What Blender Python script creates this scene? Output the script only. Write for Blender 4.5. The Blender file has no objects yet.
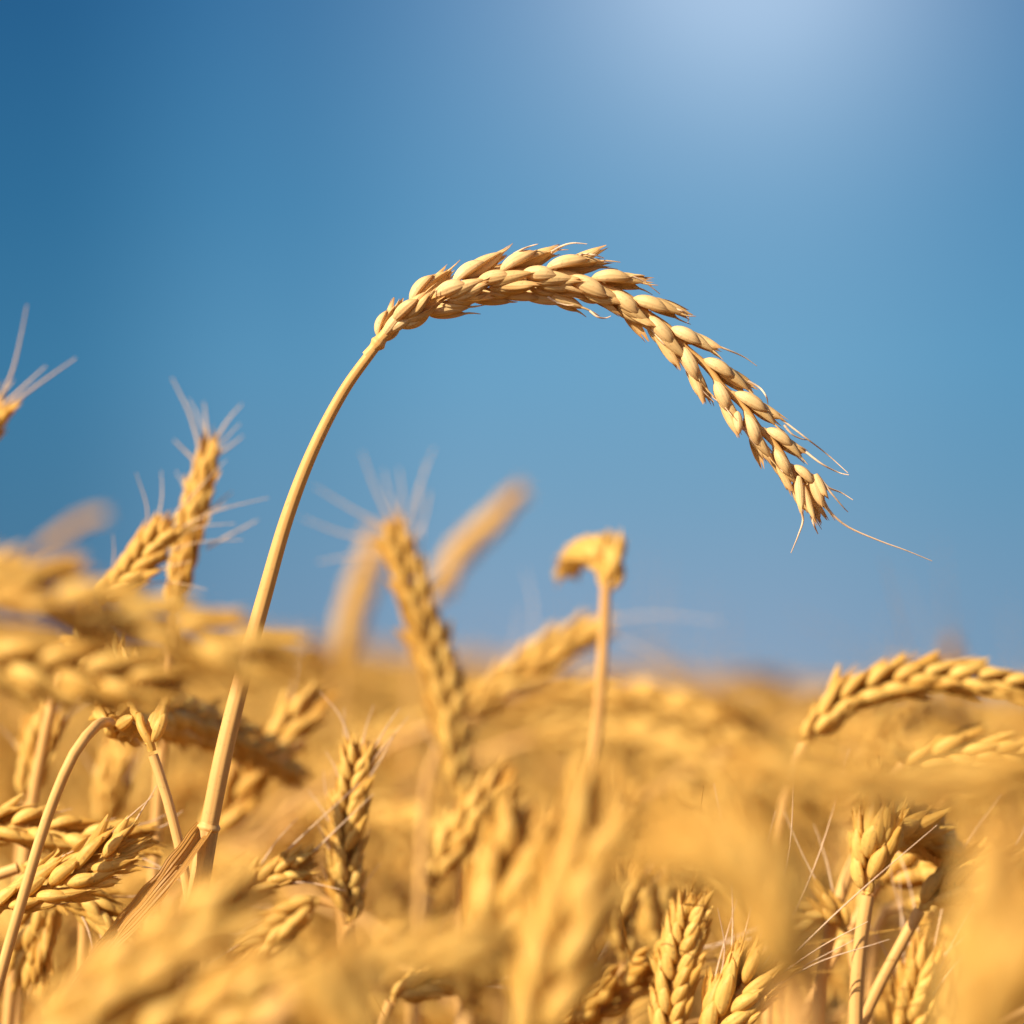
import bpy, math, random
import numpy as np
from mathutils import Vector, Matrix

R = math.radians
scene = bpy.context.scene
COL = scene.collection

# ------------------------------------------------------------------ camera
EYE = 0.87
FOC = 0.50                       # metres to the sharp ear
KW = 0.36                        # frame width per metre of depth
PITCH = math.atan((705 - 512) / 1024 * KW)
cam_d = bpy.data.cameras.new('camera')
cam = bpy.data.objects.new('camera', cam_d)
COL.objects.link(cam)
cam.location = (0, 0, EYE)
cam.rotation_euler = (R(90) + PITCH, 0, 0)
cam_d.sensor_width = 36
cam_d.lens = 36 / KW
cam_d.clip_start = 0.01
cam_d.clip_end = 5000
cam_d.dof.use_dof = True
cam_d.dof.focus_distance = FOC
cam_d.dof.aperture_fstop = 10.4
scene.camera = cam
FWD = Vector((0, math.cos(PITCH), math.sin(PITCH)))
UP = Vector((0, -math.sin(PITCH), math.cos(PITCH)))
RIGHT = Vector((1, 0, 0))
CAM = Vector((0, 0, EYE))


def at(px, py, d):
    """point of the place seen at a pixel, d metres into the view"""
    k = KW * d / 1024
    return CAM + RIGHT * ((px - 512) * k) + UP * ((512 - py) * k) + FWD * d


# ------------------------------------------------------------------ sky and sun
SUN = Vector((-0.66, -0.54, 0.53)).normalized()
sun_el = math.asin(SUN.z)
sun_rot = math.atan2(SUN.x, SUN.y)
world = bpy.data.worlds.new('World')
scene.world = world
world.use_nodes = True
wt = world.node_tree
for n in list(wt.nodes):
    wt.nodes.remove(n)


def W(kind, **kw):
    n = wt.nodes.new(kind)
    for k, v in kw.items():
        setattr(n, k, v)
    return n


def wmath(op, a, b=None, clamp=False):
    n = W('ShaderNodeMath', operation=op, use_clamp=clamp)
    for i, v in enumerate((a, b)):
        if v is None:
            continue
        if isinstance(v, (int, float)):
            n.inputs[i].default_value = v
        else:
            wt.links.new(v, n.inputs[i])
    return n.outputs[0]


def wramp(fac, stops, interp='EASE'):
    n = W('ShaderNodeValToRGB')
    n.color_ramp.interpolation = interp
    el = n.color_ramp.elements
    while len(el) < len(stops):
        el.new(0.5)
    for e, (p, c) in zip(el, stops):
        e.position = p
        e.color = (*c, 1)
    wt.links.new(fac, n.inputs[0])
    return n.outputs[0]


def srgb(r, g, b):
    f = lambda c: c / 12.92 if c <= 0.04045 else ((c + 0.055) / 1.055) ** 2.4
    return tuple(f(v / 255) for v in (r, g, b))


def wdot(vec):
    n = W('ShaderNodeVectorMath', operation='DOT_PRODUCT')
    wt.links.new(geo.outputs['Generated'], n.inputs[0])
    n.inputs[1].default_value = vec
    return n.outputs['Value']


EXPOSURE = 0.60
SKY_STRENGTH = 0.06
geo = W('ShaderNodeTexCoord')
sky = W('ShaderNodeTexSky')
sky.sky_type = 'NISHITA'
sky.sun_disc = False
sky.sun_elevation = sun_el
sky.sun_rotation = sun_rot
sky.altitude = 200
sky.air_density = 1.0
sky.dust_density = 2.5
sky.ozone_density = 1.0
# the clear evening blue of the northern part of the sky: paler with height up to about
# ten degrees, deeper towards the west, with a lens-flare glow painted in as a bright patch
elev = wdot((0, 0, 1))                       # sine of the elevation
azim = wdot((1, 0, 0))
low = wramp(wmath('MULTIPLY', elev, 3.0, True), [
    (0.00, srgb(140, 165, 190)), (0.08, srgb(133, 162, 190)), (0.22, srgb(116, 161, 193)),
    (0.36, srgb(103, 160, 197)), (0.52, srgb(84, 145, 187)), (0.75, srgb(66, 124, 172)), (1.0, srgb(56, 108, 158))], 'LINEAR')
side = wmath('MULTIPLY_ADD', azim, 2.4, False)
side.node.inputs[2].default_value = 0.5
west = wramp(side, [(0.0, (0.28, 0.50, 0.60)), (0.10, (0.34, 0.55, 0.64)), (0.30, (0.72, 0.83, 0.87)),
                    (0.48, (1, 1, 1)), (0.70, (1, 1, 1)), (0.95, (0.76, 0.88, 0.92)), (1.0, (0.70, 0.84, 0.89))], 'EASE')
mul = W('ShaderNodeMix', data_type='RGBA', blend_type='MULTIPLY')
mul.inputs[0].default_value = 1.0
wt.links.new(low, mul.inputs[6])
wt.links.new(west, mul.inputs[7])
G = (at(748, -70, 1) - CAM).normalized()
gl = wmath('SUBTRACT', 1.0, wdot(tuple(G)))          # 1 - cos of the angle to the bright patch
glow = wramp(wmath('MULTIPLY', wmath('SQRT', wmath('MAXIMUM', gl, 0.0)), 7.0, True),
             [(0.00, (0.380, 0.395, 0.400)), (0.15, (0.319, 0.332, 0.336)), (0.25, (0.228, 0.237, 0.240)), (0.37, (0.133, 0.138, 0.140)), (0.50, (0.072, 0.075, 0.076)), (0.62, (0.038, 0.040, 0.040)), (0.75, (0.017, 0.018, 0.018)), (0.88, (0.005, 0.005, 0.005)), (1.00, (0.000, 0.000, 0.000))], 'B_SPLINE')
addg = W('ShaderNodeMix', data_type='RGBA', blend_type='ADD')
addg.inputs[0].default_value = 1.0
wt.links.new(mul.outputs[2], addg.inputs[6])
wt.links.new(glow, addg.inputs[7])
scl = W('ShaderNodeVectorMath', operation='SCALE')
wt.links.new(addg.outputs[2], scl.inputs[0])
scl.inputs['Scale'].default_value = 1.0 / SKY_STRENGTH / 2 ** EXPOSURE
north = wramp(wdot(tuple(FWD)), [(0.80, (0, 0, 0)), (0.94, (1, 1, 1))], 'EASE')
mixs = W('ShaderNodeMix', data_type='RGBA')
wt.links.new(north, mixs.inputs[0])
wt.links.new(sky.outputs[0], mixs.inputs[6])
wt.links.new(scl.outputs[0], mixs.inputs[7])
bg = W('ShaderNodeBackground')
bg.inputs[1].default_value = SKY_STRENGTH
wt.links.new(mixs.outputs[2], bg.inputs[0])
out = W('ShaderNodeOutputWorld')
wt.links.new(bg.outputs[0], out.inputs[0])

sun_d = bpy.data.lights.new('sun', 'SUN')
sun_d.energy = 5.0
sun_d.angle = R(0.53)
sun_d.color = (1.0, 0.85, 0.60)
sun = bpy.data.objects.new('sun', sun_d)
COL.objects.link(sun)
sun.location = (-3, -3, 5)
sun.rotation_euler = (-SUN).to_track_quat('-Z', 'Y').to_euler()

vs = scene.view_settings
scene.display_settings.display_device = 'sRGB'
vs.view_transform = 'Standard'
vs.look = 'None'
vs.exposure = EXPOSURE
vs.gamma = 1.0
scene.cycles.max_bounces = 8
scene.cycles.diffuse_bounces = 4
scene.cycles.transmission_bounces = 4
scene.cycles.use_denoising = True

RNG = random.Random(11)
NP = np.random.default_rng(5)


# ------------------------------------------------------------------ materials
def straw(name, c_dark, c_light, veins=14, bump=0.25, trans=0.22, tcol=(0.85, 0.47, 0.12), rough=0.55, tip=None, noise=260,
          speck=0.5, streak=1.1):
    m = bpy.data.materials.new(name)
    m.use_nodes = True
    t = m.node_tree
    for n in list(t.nodes):
        t.nodes.remove(n)
    N = t.nodes.new
    L = t.links.new

    def mth(op, a, b=None, c=None):
        n = N('ShaderNodeMath')
        n.operation = op
        for i, v in enumerate((a, b, c)):
            if v is None:
                continue
            if isinstance(v, (int, float)):
                n.inputs[i].default_value = v
            else:
                L(v, n.inputs[i])
        return n.outputs[0]
    o = N('ShaderNodeOutputMaterial')
    p = N('ShaderNodeBsdfPrincipled')
    tr = N('ShaderNodeBsdfTranslucent')
    mx = N('ShaderNodeMixShader')
    mx.inputs[0].default_value = trans
    L(p.outputs[0], mx.inputs[1])
    L(tr.outputs[0], mx.inputs[2])
    L(mx.outputs[0], o.inputs[0])
    info = N('ShaderNodeObjectInfo')
    att = N('ShaderNodeAttribute')
    att.attribute_name = 'tint'
    tc = N('ShaderNodeTexCoord')
    no = N('ShaderNodeTexNoise')
    no.inputs['Scale'].default_value = noise
    no.inputs['Detail'].default_value = 4
    L(tc.outputs['Object'], no.inputs['Vector'])
    uv = N('ShaderNodeUVMap')
    uv.uv_map = 'UVMap'
    sep = N('ShaderNodeSeparateXYZ')
    L(uv.outputs[0], sep.inputs[0])
    # streaks run along the straw: high frequency round it, low along it
    cmb = N('ShaderNodeCombineXYZ')
    L(mth('MULTIPLY', sep.outputs[0], veins * 2.0), cmb.inputs[0])
    L(mth('MULTIPLY', sep.outputs[1], 2.2), cmb.inputs[1])
    L(mth('MULTIPLY', info.outputs['Random'], 37.0), cmb.inputs[2])
    st = N('ShaderNodeTexNoise')
    st.inputs['Scale'].default_value = 1.0
    st.inputs['Detail'].default_value = 3
    L(cmb.outputs[0], st.inputs['Vector'])
    f = mth('ADD', mth('MULTIPLY', mth('ADD', info.outputs['Random'], att.outputs['Fac']), 0.42),
            mth('ADD', mth('MULTIPLY', mth('SUBTRACT', no.outputs['Fac'], 0.5), 0.9),
                mth('MULTIPLY', mth('SUBTRACT', st.outputs['Fac'], 0.5), streak)))
    f = mth('ADD', f, 0.28)
    rp = N('ShaderNodeValToRGB')
    rp.color_ramp.elements[0].position = 0.05
    rp.color_ramp.elements[0].color = (*c_dark, 1)
    rp.color_ramp.elements[1].position = 0.95
    rp.color_ramp.elements[1].color = (*c_light, 1)
    L(f, rp.inputs[0])
    sp = N('ShaderNodeTexNoise')
    sp.inputs['Scale'].default_value = 1500
    sp.inputs['Detail'].default_value = 2
    L(tc.outputs['Object'], sp.inputs['Vector'])
    sr = N('ShaderNodeValToRGB')
    sr.color_ramp.elements[0].position = 0.60
    sr.color_ramp.elements[0].color = (0, 0, 0, 1)
    sr.color_ramp.elements[1].position = 0.74
    sr.color_ramp.elements[1].color = (speck, speck, speck, 1)
    L(sp.outputs['Fac'], sr.inputs[0])
    sm = N('ShaderNodeMix')
    sm.data_type = 'RGBA'
    L(sr.outputs[0], sm.inputs[0])
    L(rp.outputs[0], sm.inputs[6])
    sm.inputs[7].default_value = (0.20, 0.12, 0.06, 1)
    colour = sm.outputs[2]
    if tip:
        mm = N('ShaderNodeMix')
        mm.data_type = 'RGBA'
        tr_ = N('ShaderNodeValToRGB')
        tr_.color_ramp.elements[0].position = 0.72
        tr_.color_ramp.elements[0].color = (0, 0, 0, 1)
        tr_.color_ramp.elements[1].position = 1.0
        tr_.color_ramp.elements[1].color = (0.8, 0.8, 0.8, 1)
        L(mth('ADD', sep.outputs[1], mth('MULTIPLY', mth('SUBTRACT', no.outputs['Fac'], 0.5), 0.5)), tr_.inputs[0])
        L(tr_.outputs[0], mm.inputs[0])
        L(colour, mm.inputs[6])
        mm.inputs[7].default_value = (*tip, 1)
        colour = mm.outputs[2]
    L(colour, p.inputs['Base Color'])
    p.inputs['Roughness'].default_value = rough
    p.inputs['Specular IOR Level'].default_value = 0.35
    tr.inputs[0].default_value = (*tcol, 1)
    sn = mth('SINE', mth('MULTIPLY', sep.outputs[0], veins * 6.2832))
    h = mth('ADD', mth('MULTIPLY', sn, 0.5), mth('MULTIPLY', st.outputs['Fac'], 1.2))
    b = N('ShaderNodeBump')
    b.inputs['Strength'].default_value = bump
    b.inputs['Distance'].default_value = 0.0003
    L(h, b.inputs['Height'])
    L(b.outputs[0], p.inputs['Normal'])
    return m


M_HUSK = straw('husk', (0.70, 0.45, 0.18), (0.92, 0.69, 0.38), veins=11, bump=0.14, tip=(0.46, 0.23, 0.08), trans=0.20, streak=0.5, speck=0.35)
M_EAR = straw('ear_straw', (0.58, 0.31, 0.055), (0.92, 0.64, 0.19), veins=9, bump=0.15, trans=0.27, tcol=(0.95, 0.60, 0.16), streak=0.8)
M_STEM = straw('stem_straw', (0.64, 0.35, 0.11), (0.80, 0.49, 0.19), veins=10, bump=0.10, trans=0.06, noise=120, streak=0.5, speck=0.25)
M_LEAF = straw('leaf_straw', (0.28, 0.12, 0.026), (0.64, 0.36, 0.10), veins=11, bump=0.7, trans=0.30, rough=0.5, noise=90)
M_LEAF_BROWN = straw('brown_leaf', (0.20, 0.085, 0.018), (0.52, 0.27, 0.065), veins=11, bump=0.7, trans=0.25, rough=0.5, noise=90)
M_AWN = straw('awn_straw', (0.72, 0.50, 0.33), (0.86, 0.68, 0.52), veins=2, bump=0.0, trans=0.15)
M_FIELD = straw('field_straw', (0.36, 0.17, 0.025), (0.93, 0.62, 0.17), veins=6, bump=0.0, trans=0.26, noise=40, tcol=(0.95, 0.59, 0.15))


def soil_material():
    m = bpy.data.materials.new('soil_and_straw')
    m.use_nodes = True
    t = m.node_tree
    p = t.nodes['Principled BSDF']
    tc = t.nodes.new('ShaderNodeTexCoord')
    n1 = t.nodes.new('ShaderNodeTexNoise')
    n1.inputs['Scale'].default_value = 14
    n1.inputs['Detail'].default_value = 9
    n1.inputs['Roughness'].default_value = 0.7
    t.links.new(tc.outputs['Object'], n1.inputs['Vector'])
    rp = t.nodes.new('ShaderNodeValToRGB')
    rp.color_ramp.elements[0].position = 0.35
    rp.color_ramp.elements[0].color = (0.07, 0.032, 0.010, 1)
    rp.color_ramp.elements[1].position = 0.65
    rp.color_ramp.elements[1].color = (0.15, 0.075, 0.02, 1)
    t.links.new(n1.outputs['Fac'], rp.inputs[0])
    t.links.new(rp.outputs[0], p.inputs['Base Color'])
    p.inputs['Roughness'].default_value = 0.95
    b = t.nodes.new('ShaderNodeBump')
    b.inputs['Strength'].default_value = 0.8
    b.inputs['Distance'].default_value = 0.02
    t.links.new(n1.outputs['Fac'], b.inputs['Height'])
    t.links.new(b.outputs[0], p.inputs['Normal'])
    return m


M_SOIL = soil_material()


# ------------------------------------------------------------------ mesh helpers
class MB:
    """collects quads with uv; builds ONE mesh"""

    def __init__(self):
        self.v, self.f, self.u, self.t = [], [], [], []
        self.tint = 0.0

    def grid(self, rows, uvs, closed):
        """rows: list of rings of points; quads between them"""
        b = len(self.v)
        n = len(rows[0])
        for r, u in zip(rows, uvs):
            self.v.extend(tuple(p) for p in r)
            self.u.extend(u)
            self.t.extend([self.tint] * n)
        for i in range(len(rows) - 1):
            for j in range(n if closed else n - 1):
                k = (j + 1) % n
                self.f.append((b + i * n + j, b + i * n + k, b + (i + 1) * n + k, b + (i + 1) * n + j))

    def add(self, other, mat, tint=0.0):
        b = len(self.v)
        self.v.extend(tuple(mat @ Vector(p)) for p in other.v)
        self.u.extend(other.u)
        self.t.extend(t + tint for t in other.t)
        self.f.extend(tuple(i + b for i in q) for q in other.f)

    def mesh(self, name, mat):
        me = bpy.data.meshes.new(name)
        me.from_pydata(self.v, [], self.f)
        uvl = me.uv_layers.new(name='UVMap')
        li = np.empty(len(me.loops), dtype=np.int32)
        me.loops.foreach_get('vertex_index', li)
        uvl.data.foreach_set('uv', np.array(self.u, dtype=np.float32)[li].ravel())
        me.polygons.foreach_set('use_smooth', [True] * len(me.polygons))
        if any(self.t):
            at_ = me.attributes.new('tint', 'FLOAT', 'POINT')
            at_.data.foreach_set('value', self.t)
        me.materials.append(mat)
        me.update()
        return me


def link(name, data, parent=None, loc=None):
    o = bpy.data.objects.new(name, data)
    COL.objects.link(o)
    if parent is not None:
        o.parent = parent
    if loc is not None:
        o.location = loc
    return o


def curve(pts, n):
    """Catmull-Rom through pts, n points evenly spaced by length"""
    pts = [Vector(p) for p in pts]
    if len(pts) == 2:
        return [pts[0].lerp(pts[1], i / (n - 1)) for i in range(n)]
    P = [pts[0] * 2 - pts[1]] + pts + [pts[-1] * 2 - pts[-2]]
    dense = []
    for i in range(1, len(P) - 2):
        p0, p1, p2, p3 = P[i - 1:i + 3]
        t0 = 0.0
        t1 = t0 + max(1e-6, (p1 - p0).length) ** 0.5
        t2 = t1 + max(1e-6, (p2 - p1).length) ** 0.5
        t3 = t2 + max(1e-6, (p3 - p2).length) ** 0.5
        for k in range(24):
            t = t1 + (t2 - t1) * k / 24
            a1 = p0.lerp(p1, (t - t0) / (t1 - t0))
            a2 = p1.lerp(p2, (t - t1) / (t2 - t1))
            a3 = p2.lerp(p3, (t - t2) / (t3 - t2))
            b1 = a1.lerp(a2, (t - t0) / (t2 - t0))
            b2 = a2.lerp(a3, (t - t1) / (t3 - t1))
            dense.append(b1.lerp(b2, (t - t1) / (t2 - t1)))
    dense.append(P[-2])
    acc = [0]
    for a, b in zip(dense, dense[1:]):
        acc.append(acc[-1] + (b - a).length)
    out, j = [], 0
    for i in range(n):
        s = acc[-1] * i / (n - 1)
        while j < len(acc) - 2 and acc[j + 1] < s:
            j += 1
        d = acc[j + 1] - acc[j]
        out.append(dense[j].lerp(dense[j + 1], (s - acc[j]) / d if d > 1e-12 else 0))
    return out


def clen(pts):
    return sum((b - a).length for a, b in zip(pts, pts[1:]))


def tangents(c):
    n = len(c)
    return [(c[min(i + 1, n - 1)] - c[max(i - 1, 0)]).normalized() for i in range(n)]


def tube(mb, c, rad, seg=8, wob=0.0):
    T = tangents(c)
    ref = Vector((0.31, 0.27, 0.91))
    if abs(T[0].dot(ref)) > 0.9:
        ref = Vector((1, 0.2, 0))
    nrm = (ref - T[0] * ref.dot(T[0])).normalized()
    rows, uvs = [], []
    for i, (p, t) in enumerate(zip(c, T)):
        nrm = (nrm - t * nrm.dot(t)).normalized()
        bn = t.cross(nrm)
        s = i / (len(c) - 1)
        r = rad(s) if callable(rad) else rad
        ring = []
        for k in range(seg):
            a = 2 * math.pi * k / seg
            rr = r * (1 + wob * math.sin(3 * a + 7 * s))
            ring.append(p + (nrm * math.cos(a) + bn * math.sin(a)) * rr)
        rows.append(ring)
        uvs.append([(k / seg, s) for k in range(seg)])
    mb.grid(rows, uvs, True)


# ------------------------------------------------------------------ wheat parts
def plump(u, a, b):
    m = a / (a + b)
    return (u ** a * (1 - u) ** b) / (m ** a * (1 - m) ** b)


def husk(L, Wd, Th, a, b, rings, seg, rng, bow=0.0, keel=0.08, beak=0.0, slant=0.0):
    """a plump boat-shaped husk along +Z, its back towards +X"""
    mb = MB()
    rows, uvs = [], []
    us = [0.012 + 0.976 * (i / (rings - 1)) for i in range(rings)]
    sk = rng.uniform(-0.12, 0.12)
    for u in us:
        w = plump(u, a, b)
        ring, uv = [], []
        for k in range(seg):
            ph = 2 * math.pi * k / seg
            cx, sy = math.cos(ph), math.sin(ph)
            d = ((ph + math.pi) % (2 * math.pi)) - math.pi
            x = Th * w * cx * (1 + keel * math.exp(-(d / 0.28) ** 2)) if cx > 0 else Th * w * cx * 0.35
            y = Wd * 0.5 * w * sy + sk * Wd * u * u * 0.6
            zz = L * u + slant * Wd * sy * u ** 3
            ring.append(Vector((x + bow * (math.sin(math.pi * u) - 0.9 * u * u), y, zz)))
            uv.append((((k / seg) + 0.5) % 1.0, u))
        rows.append(ring)
        uvs.append(uv)
    mb.grid(rows, uvs, True)
    if beak > 0:
        tip = sum(rows[-1], Vector()) / seg
        d = Vector((-0.12, sk, 1)).normalized()
        c = [tip - d * beak * 0.6, tip + d * beak * 0.3, tip + d * beak + Vector((rng.uniform(-.2, .2), rng.uniform(-.2, .2), 0)) * beak]
        tube(mb, curve(c, 5), lambda s: 0.00030 * (1 - 0.8 * s), 5)
    return mb


def shell(L, Wd, rng, rings=9, seg=7, gape=0.25):
    """an open papery scale along +Z with a torn tip"""
    mb = MB()
    rows, uvs = [], []
    jag = [rng.uniform(-0.16, 0.14) for _ in range(seg)]
    curl = rng.uniform(-0.1, 0.25)
    for i in range(rings):
        u = i / (rings - 1)
        w = Wd * 0.5 * (0.12 + 0.88 * math.sin(math.pi * min(1, u * 0.86 + 0.06)) ** 0.7) * (1 - 0.35 * u)
        op = R(100) * (1 - gape * u)
        ring, uv = [], []
        for k in range(seg):
            ph = (k / (seg - 1) * 2 - 1) * op
            z = L * (u + (jag[k] if i == rings - 1 else jag[k] * 0.35 if i == rings - 2 else 0))
            ring.append(Vector((w * (math.cos(ph) - 0.4) + curl * L * u * u * 0.4, w * math.sin(ph), z)))
            uv.append((k / (seg - 1) * 0.6, u))
        rows.append(ring)
        uvs.append(uv)
    mb.grid(rows, uvs, False)
    return mb


def frame(zaxis, xdir):
    z = zaxis.normalized()
    x = (xdir - z * xdir.dot(z)).normalized()
    y = z.cross(x)
    return Matrix((x, y, z)).transposed().to_4x4()


def spikelet(rng, lod=2):
    """Z along the spikelet, X away from the rachis, fan in Y; two glumes, florets beyond them"""
    mb = MB()
    rings, seg = {2: (15, 16), 1: (8, 8), 0: (5, 5)}[lod]
    mm = 0.001
    j = lambda s: rng.uniform(-s, s)
    for sgn in (1, -1):
        # outer glume: smooth and plump, cut off at the shoulder, a beak at its keel
        g = husk(7.5 * mm * (1 + j(.08)), 3.1 * mm * (1 + j(.06)), 1.35 * mm, 0.55, 0.52, rings, seg, rng, bow=0.30 * mm, keel=0.14, beak=0.9 * mm if lod == 2 else 0, slant=0.18)
        z = Vector((0.15 + j(.05), sgn * (0.21 + j(.05)), 1))
        x = Vector((0.38, sgn * 0.92, 0))
        mb.add(g, Matrix.Translation((0.3 * mm, sgn * 0.95 * mm, 0)) @ frame(z, x), 0.30)
        # lemma of the outer floret: longer, narrower, pointed
        g = husk(9.2 * mm * (1 + j(.10)), 3.0 * mm, 1.25 * mm, 0.50, 0.95, rings, seg, rng, bow=0.35 * mm, keel=0.12, beak=(1.2 + abs(j(2.6))) * mm if lod == 2 else 0)
        z = Vector((0.05 + j(.06), sgn * (0.15 + j(.06)), 1))
        x = Vector((0.62, sgn * 0.80, 0))
        mb.add(g, Matrix.Translation((0.8 * mm, sgn * 0.45 * mm, 2.0 * mm)) @ frame(z, x), -0.25)
    if lod:
        g = husk(8.0 * mm, 2.6 * mm, 1.3 * mm, 0.55, 0.95, rings, seg, rng, bow=0.3 * mm, beak=(0.8 + abs(j(1.2))) * mm if lod == 2 else 0)
        mb.add(g, Matrix.Translation((1.1 * mm, j(.3) * mm, 3.0 * mm)) @ frame(Vector((0.08 + j(.08), j(.14), 1)), Vector((1, j(.3), 0))), -0.15)
    if lod == 2:
        for sgn in (1, -1):
            s = shell((8.4 + j(1.2)) * mm, 3.0 * mm, rng)
            mb.add(s, Matrix.Translation((1.1 * mm, sgn * 0.4 * mm, 3.4 * mm)) @ frame(Vector((0.16 + j(.16), sgn * (0.10 + j(.1)), 1)), Vector((j(.6), sgn, 0))), -0.35)
        s = shell((7.4 + j(1)) * mm, 2.5 * mm, rng)
        mb.add(s, Matrix.Translation((1.3 * mm, 0, 4.2 * mm)) @ frame(Vector((0.14 + j(.18), j(.2), 1)), Vector((1, j(.5), 0))))
        # stub that holds it to the rachis
        tube(mb, curve([(-0.5 * mm, 0, -0.9 * mm), (0, 0, 0), (0.4 * mm, 0, 1.2 * mm)], 5), lambda s: 0.75 * mm, 7)
    return mb


SP_RNG = random.Random(3)
SPIKELETS = [spikelet(SP_RNG, 2).mesh('spikelet', M_HUSK) for _ in range(11)]
SPIKELETS_GOLD = []
for me in SPIKELETS:
    c = me.copy()
    c.materials[0] = M_EAR
    SPIKELETS_GOLD.append(c)
SP_MID = [spikelet(SP_RNG, 1) for _ in range(4)]
SP_LOW = [spikelet(SP_RNG, 0) for _ in range(2)]


def ear_slots(c, n, roll, side_ref, size, diverge, rng, prof=None):
    """matrices of n alternating spikelets along the rachis curve c (many points)"""
    T = tangents(c)
    out = []
    for i in range(n):
        s = (i + 0.25) / n
        k = min(len(c) - 1, int(s * (len(c) - 1)))
        t = T[k]
        a = roll(s) if callable(roll) else roll
        ref = side_ref(s) if callable(side_ref) else side_ref
        up = (ref - t * ref.dot(t))
        if up.length < 1e-3:
            up = t.orthogonal()
        up.normalize()
        away = t.cross(up)
        if away.dot(FWD) < 0:
            away = -away
        S = up * math.cos(a) + away * math.sin(a)
        sg = 1 if i % 2 == 0 else -1
        S = S * sg
        dv = diverge(s) if callable(diverge) else diverge
        dv *= rng.uniform(0.85, 1.15)
        z = t * math.cos(dv) + S * math.sin(dv)
        g = size * (prof(s) if prof else (0.82 + 0.25 * math.sin(math.pi * min(1, s * 0.9 + 0.12))))
        g *= rng.uniform(0.95, 1.05)
        m = Matrix.Translation(c[k] + S * 0.0003 * size) @ frame(z, S) @ Matrix.Diagonal((g, g * 1.02, g, 1))
        out.append((s, m, S, t))
    # the terminal one, fan turned a quarter
    t = T[-1]
    m = Matrix.Translation(c[-1] - t * 0.001) @ frame(t, out[-1][2].cross(t)) @ Matrix.Diagonal((size * .72,) * 3 + (1,))
    out.append((1.0, m, out[-1][2], t))
    return out


def rachis_mesh(c, size, mat):
    mb = MB()
    n = len(c)
    fq = math.pi * 20 / n
    cc = [p + Vector((math.sin(i * fq), 0, math.cos(i * fq))) * 0.00022 for i, p in enumerate(c)]
    tube(mb, cc, lambda s: (0.00095 - 0.00045 * s) * size, 7)
    return mb.mesh('ear', mat)


def ground_z(x, y):
    """terrain: a slow rise to a crest about forty metres off, higher to the west"""
    r = math.hypot(x, y) if y > 0 else 0
    t = max(0.0, min(1.0, (y - 2.0) / 36.0))
    t = t * t * (3 - 2 * t)
    rise = 0.55 - 0.108 * max(-9.0, min(7.0, x))
    back = max(0.0, min(1.0, (y - 42.0) / 160.0))
    back = back * back * (3 - 2 * back)
    return t * rise - back * 4.0


def blade_mesh(c, width, face, rng, fold=0.35, twist=0.0, mat=None):
    """a leaf: ribbon along c, creased along its midrib"""
    mb = MB()
    T = tangents(c)
    rows, uvs = [], []
    n = len(c)
    for i, (p, t) in enumerate(zip(c, T)):
        s = i / (n - 1)
        fx = face - t * face.dot(t)
        fx.normalize()
        fx = Matrix.Rotation(twist * s, 3, t) @ fx
        sd = t.cross(fx)
        w = width * 0.5 * min(1.0, 0.75 + 1.2 * s) * max(0.04, 1 - s ** 3) * (1 + 0.10 * math.sin(31 * s) * math.sin(13 * s + 1))
        row, uv = [], []
        for k in range(9):
            q = k / 4 - 1
            crinkle = width * (0.07 * math.sin(k * 2.4 + 3 * s) + 0.10 * math.sin(k * 1.1 + 9 * s + 0.6 * math.sin(23 * s)))
            row.append(p + sd * (w * q) + fx * (abs(q) * w * fold + crinkle))
            uv.append((k / 8, s))
        rows.append(row)
        uvs.append(uv)
    mb.grid(rows, uvs, False)
    return mb.mesh('leaf', mat or M_LEAF)


def awn_mesh(pts, r0=0.00022, r1=0.00006, n=12, seg=5, mat=None):
    mb = MB()
    tube(mb, curve(pts, n), lambda s: r0 + (r1 - r0) * s, seg)
    return mb.mesh('awn', mat or M_AWN)


GROUP = 'wheat stalks standing in the field'


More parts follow.
